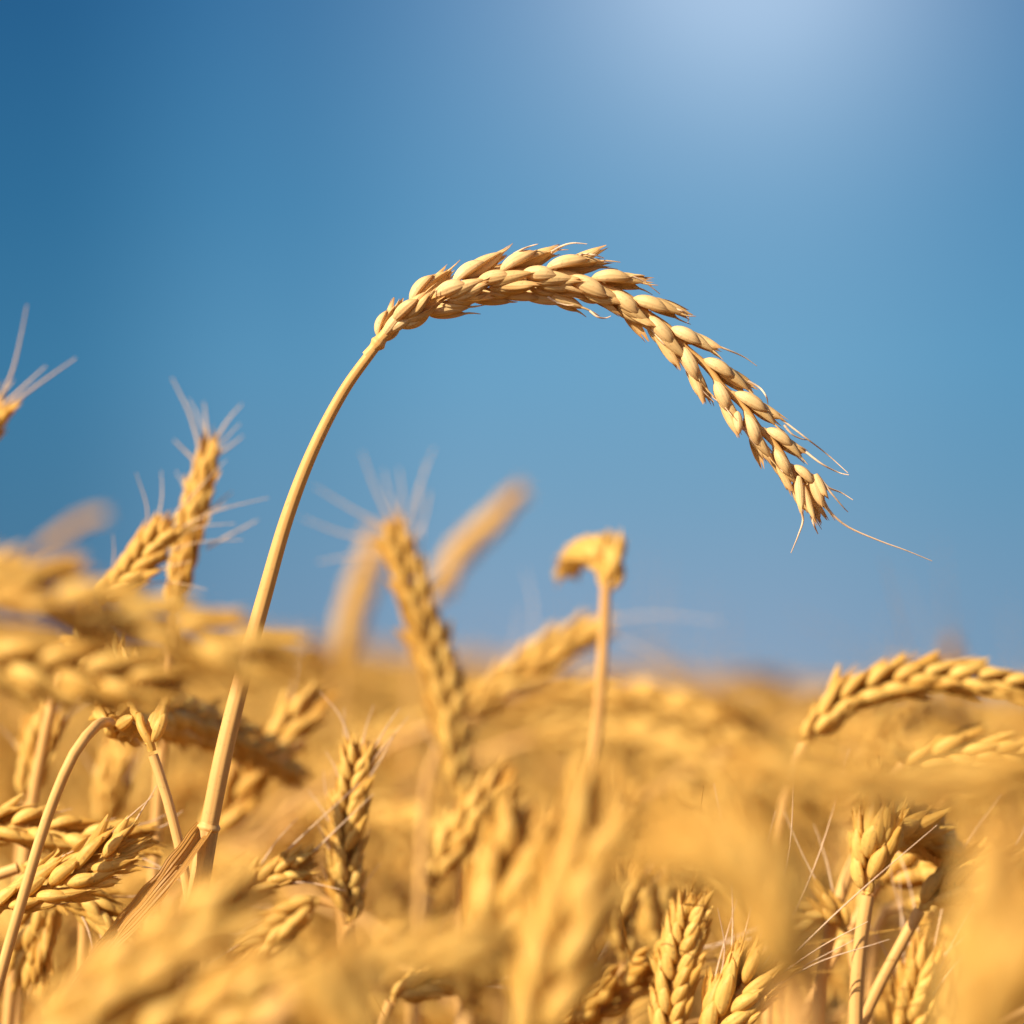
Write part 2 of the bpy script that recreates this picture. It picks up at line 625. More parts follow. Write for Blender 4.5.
def wheat(label, ear, stem, n=None, size=1.0, roll=0.0, diverge=R(10), ref=None, awns=None, stem_r=(0.0011, 0.0015), seed=0,
          gold=True, leaf=None, prof=None, spk=None, roll_end=None, awnpts=None):
    """one plant: Empty on the soil > stem, ear (> spikelet, awn), leaf; ear and stem are points in the place, ear from base to tip,
    stem from ear base down"""
    rng = random.Random(seed * 7 + 1)
    sp = [Vector(p) for p in stem]
    last = sp[-1]
    d = (sp[-1] - sp[-2]).normalized() if len(sp) > 1 else Vector((0, 0, -1))
    d = (d + Vector((0, 0, -1.2))).normalized()
    if d.z > -0.5:
        d.z = -0.5
        d.normalize()
    gz = ground_z(last.x, last.y)
    if last.z > gz + 0.06:
        h = last.z - gz
        mid = last + d * (h * 0.35)
        foot = Vector((mid.x + d.x * h * 0.25, mid.y + d.y * h * 0.25, gz - 0.02))
        sp += [mid, foot]
    base = Vector((sp[-1].x, sp[-1].y, gz))
    root = link('wheat_stalk', None, None, base)
    root.empty_display_size = 0.02
    root['label'] = label
    root['category'] = 'wheat stalk'
    root['group'] = GROUP
    c = curve([p - base for p in sp], 220)
    mb = MB()
    r0, r1 = stem_r
    tube(mb, c, lambda s: r0 + (r1 - r0) * min(1, s * 3.0), 12, 0.02)
    link('stem', mb.mesh('stem', M_STEM), root)
    # ear
    ec = curve([Vector(p) - base for p in ear], 120)
    full = clen(ec)
    keep = max(0.5, 1 - 0.0062 * size / full)
    ec = curve(ec[:max(8, int(120 * keep))], 120)
    L = clen(ec)
    if n is None:
        n = max(9, int(round(L / (0.0041 * size))))
    mat = M_EAR if gold else M_HUSK
    eo = link('ear', rachis_mesh(ec, size, mat), root)
    if ref is None:
        ref = UP
    rl = (lambda s: roll + (roll_end - roll) * s) if roll_end is not None else roll
    slots = ear_slots(ec, n, rl, ref, size, diverge, rng, prof)
    pool = SPIKELETS_GOLD if gold else SPIKELETS
    for i, (s, m, S, t) in enumerate(slots):
        o = link('spikelet', pool[rng.randrange(len(pool))], eo)
        o.matrix_local = (m @ Matrix.Rotation(rng.uniform(-.24, .24), 4, 'Z') @ Matrix.Rotation(rng.uniform(-.06, .08), 4, 'Y')
                          @ Matrix.Diagonal((rng.uniform(.88, 1.1), rng.uniform(.88, 1.1), rng.uniform(.9, 1.1), 1)))
    if awns:
        frac, ln, spread = awns
        for i, (s, m, S, t) in enumerate(slots):
            if rng.random() > frac:
                continue
            z = (m.to_3x3() @ Vector((0, 0, 1))).normalized()
            p0 = m @ Vector((0.0018, 0, 0.0085))
            jit = Vector((rng.uniform(-1, 1), rng.uniform(-1, 1), rng.uniform(-1, 1)))
            dirn = (z + S * spread * rng.uniform(0.4, 1.3) + jit * 0.22).normalized()
            l = ln * rng.uniform(0.5, 1.1) * (0.6 + 0.5 * s)
            bend = (S * rng.uniform(-0.1, 0.25) + jit * 0.1) * l
            a = link('awn', awn_mesh([p0 - z * 0.002, p0, p0 + dirn * l * 0.5, p0 + dirn * l + bend]), eo)
    if leaf is None and rng.random() < 0.6 and 0.45 < (Vector(ear[0]) - CAM).dot(FWD) < 0.72:
        # a dry curled leaf hanging from the upper part of the stem
        k = rng.randrange(14, 40)
        p = c[k]
        a = rng.uniform(0, 6.283)
        o = Vector((math.cos(a), 0.5 * math.sin(a), 0))
        ll = rng.uniform(0.05, 0.10)
        lp = [p, p + o * ll * .18 + Vector((0, 0, ll * .16)), p + o * ll * .5 + Vector((0, 0, ll * .02)), p + o * ll * .62 + Vector((0, .004, -ll * .45)),
              p + o * ll * .5 + Vector((0, .008, -ll * .9))]
        link('leaf', blade_mesh(curve(lp, 36), rng.uniform(.0028, .0046), Vector((0, -.6, .8)), rng, .5, rng.uniform(-2.5, 2.5),
                                M_LEAF if rng.random() < .6 else M_LEAF_BROWN), root)
    for a in awnpts or []:
        link('awn', awn_mesh([Vector(p) - base for p in a], 0.00030, 0.00010), eo)
    if leaf:
        pts, width, face, fold, tw = leaf
        lc = curve([Vector(p) - base for p in pts], 26)
        link('leaf', blade_mesh(lc, width, Vector(face), rng, fold, tw), root)
    return root, eo, base


# ------------------------------------------------------------------ the ground
def build_ground():
    xs = sorted(set([-3000, -1200, -500, -200, -100, -60, -40] + list(np.arange(-30, 30.1, 1.5)) + [40, 60, 100, 200, 500, 1200, 3000]))
    ys = sorted(set([-3000, -1000, -300, -100, -40, -20, -10, -5] + list(np.arange(-2, 80, 1.5)) + [90, 105, 125, 150, 175, 200, 230, 300, 600, 1200, 3000]))
    mb = MB()
    rows = [[Vector((x, y, ground_z(x, y))) for x in xs] for y in ys]
    uvs = [[(x * .01, y * .01) for x in xs] for y in ys]
    mb.grid(rows, uvs, False)
    o = link('ground', mb.mesh('ground', M_SOIL))
    o['kind'] = 'structure'


build_ground()


# ------------------------------------------------------------------ the sharp bowed ear
def hero():
    d = FOC
    A = lambda x, y, dd=0.0: at(x, y, d + dd)
    ear_px = [(378, 343), (396, 322), (425, 302), (470, 285), (520, 274), (572, 277), (622, 296), (668, 330), (710, 372), (746, 411), (777, 449), (795, 474), (801, 483)]
    ear = [A(x, y) for x, y in ear_px]
    stem = [A(376, 346), A(345, 389), A(314, 448), A(288, 515), A(264, 598), A(243, 675), A(224, 752), A(209, 826), A(200, 870), A(188, 950)]
    rng = random.Random(5)
    root_pt = stem[-1]
    foot = Vector((root_pt.x - 0.03, root_pt.y + 0.01, -0.02))
    base = Vector((foot.x, foot.y, 0))
    root = link('wheat_stalk', None, None, base)
    root.empty_display_size = 0.02
    root['label'] = 'tall sharp wheat stalk arching against the blue sky with its ear bowed right'
    root['category'] = 'wheat stalk'
    root['group'] = GROUP
    c = curve([p - base for p in stem[:8]], 70)
    mb = MB()
    tube(mb, c, lambda s: 0.00088 + 0.00075 * min(1, s * 1.2), 18, 0.015)
    link('stem', mb.mesh('stem', M_STEM), root)
    # lower stem inside its leaf sheath, from the node down
    lo = curve([p - base for p in (stem[7], stem[8], stem[9], stem[9].lerp(foot, 0.4) + Vector((0.004, 0, 0)), foot)], 40)
    mb = MB()
    tube(mb, lo, lambda s: 0.00200 + 0.0003 * s - 0.0002 * math.exp(-s * 40), 16, 0.03)
    link('leaf_sheath', mb.mesh('leaf_sheath', M_LEAF2), root)
    mb = MB()
    nd = [stem[7].lerp(stem[6], 0.05) - base, stem[7] - base, stem[7].lerp(stem[8], 0.16) - base]
    tube(mb, curve(nd, 9), lambda s: 0.00160 + 0.00052 * math.sin(math.pi * s) ** 2, 16, 0.05)
    link('node', mb.mesh('node', M_STEM), root)
    # the folded dry leaf, bent down from the node
    lp = [A(206, 829, .000), A(197, 841, -.0025), A(179, 866, -.005), A(150, 902, -.006), A(118, 938, -.006), A(80, 985, -.008), A(45, 1040, -.012)]
    link('leaf', blade_mesh(curve([p - base for p in lp], 40), 0.0046, -FWD + UP * 0.5 - RIGHT * .2, rng, 0.45, R(8), M_LEAF_BROWN), root)
    # a shallow collar at the foot of the ear
    mb = MB()
    tube(mb, curve([A(366, 356) - base, A(376, 345.5) - base, A(388, 331) - base, A(400, 316) - base], 40),
         lambda s: 0.00084 + 0.00045 * math.exp(-((s - .33) / .07) ** 2) + 0.00030 * s, 16, 0.02)
    link('collar', mb.mesh('collar', M_STEM), root)
    ec = curve([p - base for p in ear], 200)
    eo = link('ear', rachis_mesh(ec, 1.1, M_STEM), root)
    eo.data.name = 'ear'
    roll = lambda s: R(58) * max(0, 1 - s / 0.55) + R(6)

    def prof(s):
        xs = [0, 0.06, 0.15, 0.3, 0.5, 0.7, 0.9, 1.0]
        ys = [0.60, 0.74, 0.90, 0.93, 0.87, 0.79, 0.72, 0.64]
        return float(np.interp(s, xs, ys))
    # side that stays outermost along the bow
    def refv(s):
        return UP * math.cos(0.7 * s) + RIGHT * math.sin(0.7 * s)
    slots = ear_slots(ec, 23, roll, refv, 1.0, lambda s: R(11 - 5 * s), rng, prof)
    for i, (s, m, S, t) in enumerate(slots):
        o = link('spikelet', SPIKELETS[(i * 5 + 2) % 11], eo)
        fan = 1.0 + 0.06 * max(0.0, 1 - s / 0.6)
        o.matrix_local = m @ Matrix.Rotation(rng.uniform(-0.14, 0.14), 4, 'Z') @ Matrix.Diagonal((1, fan, 1, 1))
    # bracts at the foot of the ear
    for (p0, p1, w) in [((384, 335), (403, 311), 2.2), ((388, 332), (412, 316), 2.0)]:
        a, b = A(*p0, -.0006) - base, A(*p1, -.0012) - base
        g = husk((b - a).length, w * 0.001, 0.0009, 0.5, 0.6, 10, 10, rng)
        o = link('bract', g.mesh('bract', M_HUSK), eo)
        o.matrix_local = Matrix.Translation(a) @ frame(b - a, -FWD)
    # pointed florets that spread out under the foot of the ear
    for (p0, p1, w, dz) in [((424, 311), (471, 306), 2.4, .001), ((427, 313), (467, 314), 2.0, .0025), ((468, 296), (512, 301), 2.6, .002),
                            ((494, 291), (541, 299), 2.3, .0015), ((520, 293), (566, 304), 2.3, .002), ((548, 291), (584, 309), 2.4, .001),
                            ((552, 296), (578, 312), 2.0, .0025)]:
        a, b = A(*p0, dz) - base, A(*p1, dz - .001) - base
        g = husk((b - a).length, w * 0.001, 0.0011, 0.5, 0.8, 12, 12, rng, beak=rng.uniform(.001, .003))
        o = link('floret', g.mesh('floret', M_HUSK), eo)
        o.matrix_local = Matrix.Translation(a) @ frame(b - a, -FWD - UP * rng.uniform(.2, .9))
    # a loose floret hanging under the row
    a, b = A(737, 411, -.0015) - base, A(739, 434, -.003) - base
    o = link('loose_husk', husk((b - a).length, 0.0017, 0.0008, 0.5, 0.6, 10, 10, rng).mesh('loose_husk', M_HUSK), eo)
    o.matrix_local = Matrix.Translation(a) @ frame(b - a, -FWD)
    # hanging torn husks at the tip
    for (p0, p1, w) in [((799, 476), (801, 512), 2.2), ((804, 486), (813, 520), 1.7), ((812, 478), (822, 506), 2.4), ((816, 474), (826, 498), 2.0)]:
        a, b = A(*p0, -.001) - base, A(*p1, -.002) - base
        o = link('torn_husk', shell((b - a).length, w * 0.001, rng).mesh('torn_husk', M_HUSK), eo)
        o.matrix_local = Matrix.Translation(a) @ frame(b - a, -FWD + RIGHT * rng.uniform(-.5, .5))
    # awns
    awns = [
        [(822, 496), (829, 510), (845, 525), (880, 541), (905, 550), (932, 561)],
        [(801, 510), (803, 520), (798, 536), (791, 553)],
        [(764, 406), (785, 422), (806, 438), (828, 455), (848, 473)],
        [(806, 452), (822, 464), (840, 473), (849, 475)],
        [(820, 478), (828, 487), (842, 493), (853, 500)],
        [(822, 482), (832, 494), (844, 508), (848, 512)],
        [(811, 516), (814, 525), (818, 534)],
        [(712, 344), (728, 350), (744, 357), (757, 366)],
        [(748, 381), (760, 388), (766, 396), (768, 404)],
        [(784, 425), (792, 434), (802, 439), (808, 440)],
        [(672, 308), (682, 311), (688, 316), (688, 323)],
        [(622, 276), (634, 277), (646, 283), (660, 294)],
        [(551, 252), (562, 246), (574, 243), (587, 244)],
        [(575, 258), (584, 254), (594, 255), (604, 258)],
        [(514, 254), (523, 249), (531, 246), (538, 244)],
        [(548, 297), (556, 302), (566, 305), (574, 305)],
        [(590, 311), (598, 317), (606, 318), (611, 316)],
        [(640, 318), (652, 330), (664, 344), (676, 352)],
        [(672, 350), (688, 372), (702, 390), (714, 402)],
        [(700, 378), (712, 396), (722, 404), (732, 416)],
        [(738, 420), (752, 440), (766, 455), (783, 472)],
        [(744, 418), (758, 436), (772, 452), (784, 470)],
    ]
    for i, a in enumerate(awns):
        dz = [-0.001 + rng.uniform(-.004, .004) * k / len(a) for k in range(len(a))]
        link('awn', awn_mesh([A(x, y, z) - base for (x, y), z in zip(a, dz)], 0.00024, 0.00007, 20, 6), eo)


M_LEAF2 = straw('sheath_straw', (0.50, 0.29, 0.09), (0.66, 0.42, 0.17), veins=9, bump=0.5, trans=0.05, noise=150)
hero()


def pts(L, d=None):
    return [at(p[0], p[1], p[2] if len(p) > 2 else d) for p in L]


# ------------------------------------------------------------------ stalks one can tell apart
SPEC = [
    # sharp layer, left
    dict(label='upright wheat ear with spreading awns against the sky left of the arching stalk', awnpx=[[(200, 450), (190, 415), (172, 378)], [(208, 438), (206, 420), (204, 402)], [(216, 440), (228, 420), (242, 404)], [(196, 462), (186, 452), (174, 440)], [(212, 510), (222, 500), (232, 492)], [(206, 548), (235, 532), (258, 520)], [(216, 456), (230, 446), (243, 436)]], d=.59,
         ear=[(174, 612), (183, 560), (198, 495), (213, 436)], stem=[(174, 614), (168, 690), (158, 800), (150, 1010)],
         size=.72, n=13, roll=R(50), awns=(.25, .012, .5)),
    dict(label='short leaning wheat ear just left of the upright ear against the sky', d=.57,
         ear=[(98, 604), (125, 578), (150, 548), (172, 520)], stem=[(96, 606), (60, 680), (40, 760), (20, 900)],
         size=.72, n=10, roll=R(20), awns=(.8, .020, .35)),
    dict(label='wheat ear mostly outside the left edge with long awns against the sky', awnpx=[[(-2, 402), (12, 372), (20, 340), (27, 305)], [(2, 412), (36, 386), (76, 358)], [(0, 408), (22, 388), (46, 366)], [(-4, 400), (4, 392), (14, 380)]], d=.58,
         ear=[(-34, 470), (-22, 440), (-10, 415), (-2, 395)], stem=[(-35, 473), (-50, 600), (-60, 800), (-60, 1000)],
         size=.8, n=9, roll=R(20), awns=None),
    dict(label='sharp thin wheat stem with two open pale spikelets beside the thick arching stem', d=.505,
         ear=[(152, 752), (143, 728), (132, 705, .515), (115, 680, .53), (98, 655, .55), (70, 640, .57)], stem=[(153, 755), (166, 795), (180, 850), (190, 905), (196, 980)],
         size=.85, n=9, roll=R(10), diverge=R(30), stem_r=(.0009, .0012)),
    dict(label='sharp hooked wheat stem at the left edge whose shaded ear droops to the right', d=.50,
         ear=[(112, 722, .52), (150, 712, .56), (205, 725, .60), (255, 748, .62), (300, 775, .64)],
         stem=[(110, 722, .518), (95, 727, .505), (75, 752), (50, 810), (25, 890), (2, 970), (-20, 1060)],
         size=1.05, roll=R(15), stem_r=(.00095, .0011), gold=True),
    dict(label='pale sharp wheat ear lying low at left, its tip pointing up to the folded leaf', d=.51,
         ear=[(-8, 912), (25, 898), (60, 882), (100, 862), (143, 843)], stem=[(-10, 914), (-40, 950), (-70, 1040)],
         size=.82, roll=R(12), diverge=R(12), awns=(.35, .012, .2)),
    dict(label='wheat ear lying level at the left edge just above the pale low ear', d=.535, gold=True,
         ear=[(-60, 842), (-20, 830), (20, 828), (70, 836), (120, 840), (160, 848)], stem=[(-62, 843), (-100, 900), (-120, 1000)],
         size=.8, roll=R(30), awns=(.5, .010, .2)),
    dict(label='brownish wheat ear hanging down under the pale low ear at lower left', d=.53, gold=True,
         ear=[(20, 868), (50, 880), (80, 898), (108, 922), (128, 950)], stem=[(18, 868), (-20, 885), (-50, 960), (-60, 1060)],
         size=.8, roll=R(35), awns=(.8, .012, .5)),
    dict(label='wheat ear hanging straight down at the far lower left under the hooked stem', d=.55, gold=True,
         ear=[(52, 860), (44, 890), (36, 930), (30, 985)], stem=[(54, 857), (64, 846), (80, 860), (84, 920), (80, 1050)],
         size=.95, roll=R(40)),
    dict(label='slightly blurred wheat ear slanting up to the right behind the thick arching stem', d=.64,
         ear=[(205, 850), (235, 800), (268, 755), (300, 718), (330, 690)], stem=[(203, 853), (190, 900), (180, 1000)],
         size=1.05, roll=R(35), awns=(.5, .02, .5)),
    dict(label='upright golden wheat ear lit on its left side below the centre, its top in shade', d=.55,
         ear=[(349, 922), (346, 880), (347, 830), (353, 785), (362, 738)], stem=[(349, 925), (352, 980), (354, 1040)],
         n=21, size=.66, roll=R(22), diverge=R(15), awns=(.5, .012, .2)),
    # the blurred group against the sky
    dict(label='large soft wheat ear leaning left with fanned awns, near the centre of the skyline', awnpx=[[(392, 524), (376, 490), (362, 452)], [(387, 528), (350, 508), (314, 486)], [(388, 540), (345, 534), (302, 518)], [(400, 520), (390, 498), (384, 470)], [(408, 528), (418, 490), (434, 448)], [(392, 556), (355, 556), (318, 562)], [(398, 522), (402, 495), (399, 468)], [(412, 545), (424, 520), (430, 492)]], d=.67,
         ear=[(459, 800), (452, 735), (436, 665), (415, 595), (386, 520)], stem=[(459, 803), (462, 850), (462, 1000)],
         n=21, size=.95, roll=R(20), diverge=R(9), awns=(.4, .02, .9)),
    dict(label='smooth blurred wheat ear slanting right against the sky behind the large soft ear', d=1.2,
         ear=[(432, 604), (452, 566), (485, 528), (522, 490)], stem=[(430, 602), (416, 660), (410, 760), (408, 900)],
         size=1.2, roll=R(60), diverge=R(6), n=18),
    dict(label='faint strongly blurred upright wheat ear on the skyline left of the large soft ear', d=1.4,
         ear=[(342, 668), (352, 620), (364, 580), (380, 535)], stem=[(340, 672), (334, 760), (332, 900)],
         size=1.6, roll=R(60), diverge=R(6), n=18),
    dict(label='blurred stalk with a curled stubby ear folded over its top against the sky', d=.635,
         ear=[(606, 592), (607, 574), (602, 560, .64), (591, 551, .655), (579, 555, .67), (572, 572, .68)], stem=[(606, 583), (603, 650), (597, 730), (588, 800), (578, 900)],
         size=.92, roll=R(70), n=16, diverge=R(8), stem_r=(.0012, .0016)),
    dict(label='blurred wheat ear slanting right on the skyline behind the stalk with the curled ear', d=.76,
         ear=[(455, 720), (500, 688), (550, 650), (608, 622)], stem=[(453, 722), (430, 770), (420, 900)],
         size=1.05, roll=R(35), awns=(.5, .03, .5)),
    dict(label='dark drooping blurred ear on the skyline at far left above the big blurred ears', d=1.35,
         ear=[(36, 556), (55, 540), (78, 524), (108, 512)], stem=[(34, 560), (20, 640), (10, 800)],
         size=.72, roll=R(40), n=14, diverge=R(6)),
    # right side
    dict(label='soft wheat ear arching over the skyline at the right edge', d=.585,
         ear=[(806, 745), (832, 712), (868, 692), (915, 680), (965, 680), (1040, 690)], stem=[(804, 745), (790, 780), (775, 850), (770, 960)],
         n=17, size=.85, roll=R(30), diverge=R(7)),
    dict(label='soft wheat ear lying level at the right edge below the arching ear', d=.57,
         ear=[(905, 772), (935, 760), (975, 756), (1050, 763)], stem=[(903, 767), (880, 800), (865, 880), (860, 980)],
         size=.85, roll=R(18), diverge=R(8)),
    dict(label='sharp stalk at lower right with its plump ear bent over sharply to the right', d=.52,
         ear=[(868, 892), (871, 866), (878, 842), (895, 829, .525), (920, 832, .535), (945, 850, .545), (962, 872, .55)],
         stem=[(868, 895), (862, 930), (857, 980), (855, 1050)],
         size=1.08, roll=R(40), diverge=R(8), n=21, stem_r=(.0013, .0015)),
    dict(label='wheat stem leaning right at lower right with a level ear beyond the bent-over ear', d=.53,
         ear=[(922, 908), (948, 893), (980, 885), (1010, 880), (1045, 880)], stem=[(920, 910), (895, 955), (872, 1000), (850, 1060)],
         size=.95, roll=R(15), diverge=R(10), awns=(.5, .014, .2)),
    dict(label='loose wheat ear leaning right under the bent-over ear at lower right', d=.56,
         ear=[(880, 885), (905, 872), (930, 870), (958, 876), (985, 890)], stem=[(878, 886), (850, 930), (810, 1000), (790, 1040)],
         size=1.0, roll=R(15), diverge=R(10)),
    dict(label='upright wheat ear with plump pale spikelets at the bottom right of centre', d=.53,
         ear=[(668, 1050), (672, 1000), (683, 945), (696, 890)], stem=[(668, 1053), (668, 1090)],
         n=16, size=.74, roll=R(15), diverge=R(10)),
    dict(label='wheat ear slanting right at the bottom with long fine awns fanning to the upper right', d=.515,
         ear=[(700, 1055), (722, 1020), (745, 985), (775, 955)], stem=[(698, 1058), (690, 1090)],
         size=.95, roll=R(12), diverge=R(11), awns=(1, .034, .15)),
    dict(label='soft wheat ear with darker tip just left of the pale upright ear at the bottom', d=.62,
         ear=[(664, 960), (656, 920), (655, 890), (664, 862)], stem=[(664, 963), (668, 1010), (668, 1060)],
         size=1.1, roll=R(30)),
    dict(label='dim shaded wheat ear slanting right between the centre ears', d=.63,
         ear=[(432, 890), (452, 850), (480, 810), (512, 768)], stem=[(430, 894), (420, 950), (416, 1020)],
         size=.9, roll=R(40)),
    dict(label='thin bent stem at lower right crossing behind the sharp bent-over stalk', d=.55,
         ear=[(862, 848, .56), (885, 828, .58), (915, 822, .60), (950, 832, .62)], stem=[(860, 850, .56), (842, 890), (826, 950), (815, 1040)],
         size=.9, roll=R(30), stem_r=(.0013, .0015)),
    dict(label='thin straight wheat stem rising right of the sharp stem with two pale spikelets', d=.545,
         ear=[(176, 640), (186, 600), (190, 575)], stem=None, skip=True),
    # the sharp layer low in the frame
    dict(label='small wheat ear with fine awns crossing behind the folded leaf', d=.535,
         ear=[(225, 905), (255, 885), (285, 872), (318, 862)], stem=[(223, 907), (205, 950), (195, 1040)],
         size=.62, roll=R(20), awns=(.6, .022, .25)),
    dict(label='wheat ear hanging left with awns between the arching stem and the golden upright ear', d=.57,
         ear=[(318, 900), (296, 915), (270, 938), (250, 962)], stem=[(320, 899), (338, 905), (345, 960), (348, 1050)],
         size=.8, roll=R(25), awns=(.6, .020, .3)),
    dict(label='shaded wheat ear pointing right just above the bottom edge, left of centre', d=.56,
         ear=[(392, 1000), (420, 985), (450, 976), (482, 972)], stem=[(390, 1002), (375, 1040), (370, 1090)],
         size=.8, roll=R(20), awns=(.6, .025, .3)),
    dict(label='short upright wheat ear right of the long blurred foreground ear', d=.60,
         ear=[(622, 960), (620, 925), (624, 890), (630, 862)], stem=[(622, 963), (624, 1010), (624, 1070)],
         size=.85, roll=R(30), awns=(.5, .02, .4)),
    dict(label='wheat ear bowing left beside the sharp bent-over stalk', d=.545,
         ear=[(846, 930), (832, 915), (812, 915), (790, 930), (776, 950)], stem=[(848, 932), (856, 970), (852, 1050)],
         size=.72, roll=R(20), awns=(.8, .028, .4)),
    dict(label='wheat ear rising at the bottom edge right of the sharp bent-over stalk', d=.55,
         ear=[(905, 1050), (912, 1010), (922, 975), (936, 945)], stem=[(905, 1053), (904, 1100)],
         size=.85, roll=R(25), awns=(.8, .03, .4)),
    dict(label='wheat ear crossing low behind the leaning stem at the lower right', d=.585,
         ear=[(905, 905), (940, 918), (972, 935), (1000, 960)], stem=[(903, 904), (885, 910), (872, 960), (868, 1060)],
         size=.85, roll=R(35), awns=(.6, .024, .3)),
    dict(label='wheat ear leaning left at the bottom edge under the shaded wheat ears', d=.59,
         ear=[(585, 1060), (575, 1020), (562, 985), (545, 950)], stem=[(586, 1063), (590, 1100)],
         size=.8, roll=R(30), awns=(.6, .024, .3)),
    dict(label='small wheat ear standing behind the hooked stem at the left edge', d=.60,
         ear=[(28, 800), (34, 770), (44, 738), (58, 712)], stem=[(27, 803), (20, 860), (18, 960)],
         size=.8, roll=R(30), awns=(.6, .02, .4)),
    dict(label='soft upright wheat ear between the hooked stem and the thin stem', d=.66,
         ear=[(108, 830), (112, 795), (120, 762), (132, 735)], stem=[(108, 833), (106, 900), (106, 980)],
         size=.95, roll=R(40), awns=(.5, .02, .4)),
    # in front of the sharp layer
    dict(label='big blurred wheat ear stretching from the left edge across the arching stem', d=.34,
         ear=[(-70, 595), (-10, 590), (60, 603), (140, 622), (220, 645), (295, 672)], stem=[(-75, 596), (-130, 640), (-190, 800), (-210, 1000)],
         size=.85, roll=R(15), diverge=R(8)),
    dict(label='shaded blurred wheat ear lying level at the left edge under the big blurred ear', d=.385,
         ear=[(-60, 648), (0, 662), (60, 670), (120, 680), (185, 692)], stem=[(-65, 638), (-130, 660), (-180, 800), (-200, 1000)],
         size=.85, roll=R(20), diverge=R(8)),
    dict(label='blurred golden wheat ear poking in at the left edge at skyline height', d=.33,
         ear=[(-120, 612), (-80, 604), (-40, 594), (5, 584), (55, 588)], stem=[(-125, 602), (-180, 680), (-220, 1000)],
         size=.62, roll=R(20)),
    dict(label='blurred foreground wheat ear slanting up to the right in the lower left corner', d=.325,
         ear=[(20, 1075), (75, 1020), (140, 970), (200, 928), (262, 890)], stem=[(38, 1053), (10, 1090), (-20, 1160)],
         size=.95, roll=R(20), diverge=R(8)),
    dict(label='blurred foreground wheat ear low at the bottom left with plump kernels', d=.35,
         ear=[(95, 1065), (160, 1038), (230, 1012), (300, 995), (345, 988)], stem=[(93, 1067), (50, 1080), (20, 1160)],
         size=1.05, roll=R(10), diverge=R(10)),
    dict(label='very blurred foreground ear rising at the bottom left of centre', d=.28,
         ear=[(385, 1090), (365, 1050), (345, 1005), (332, 950)], stem=[(387, 1093), (400, 1100), (410, 1180)],
         size=.7, roll=R(40), diverge=R(6)),
    dict(label='blurred foreground wheat ear slanting up to the right at the bottom centre', d=.39,
         ear=[(470, 1010), (487, 950), (505, 890), (532, 800)], stem=[(468, 1014), (455, 1070), (445, 1150)],
         size=1.0, roll=R(15), diverge=R(8)),
    dict(label='long blurred foreground ear just left of the very blurred arching ear', d=.345,
         ear=[(535, 1060), (550, 990), (570, 920), (588, 850), (602, 770)], stem=[(533, 1064), (525, 1110), (520, 1180)],
         size=1.1, roll=R(20), diverge=R(8)),
    dict(label='very blurred pale foreground ear bending left over the pale upright ear at the bottom', d=.275,
         ear=[(792, 985), (776, 930), (752, 890), (718, 866), (680, 856), (645, 862)], stem=[(793, 990), (799, 1030), (803, 1080), (806, 1200)],
         stem_r=(.0022, .0030), n=19, size=.82, roll=R(20), diverge=R(7)),
    dict(label='very blurred foreground ear lying across the right side below the skyline', d=.285,
         ear=[(1060, 762), (990, 776), (920, 782), (840, 780), (780, 772), (730, 764)], stem=[(1065, 771), (1110, 790), (1140, 900), (1150, 1100)],
         size=.62, roll=R(20), diverge=R(6)),
    dict(label='very blurred golden foreground ear in the lower right corner', d=.255,
         ear=[(960, 1080), (985, 1000), (1005, 930), (1045, 860)], stem=[(958, 1085), (955, 1120), (950, 1200)],
         size=1.0, roll=R(30), diverge=R(7)),
    dict(label='blurred level foreground stalk with a small ear across the bottom centre', d=.30,
         ear=[(300, 985), (350, 965), (400, 955), (460, 950), (505, 955)], stem=[(296, 988), (270, 1020), (250, 1100), (240, 1200)],
         size=.6, roll=R(25), diverge=R(6)),
]

for k, s in enumerate(SPEC):
    if s.get('skip'):
        continue
    d = s['d']
    kw = {q: s[q] for q in ('n', 'size', 'roll', 'diverge', 'awns', 'stem_r', 'gold') if q in s}
    if 'awnpx' in s:
        kw['awnpts'] = [pts(a, d) for a in s['awnpx']]
    wheat(s['label'], pts(s['ear'], d), pts(s['stem'], d), seed=k + 1, **kw)


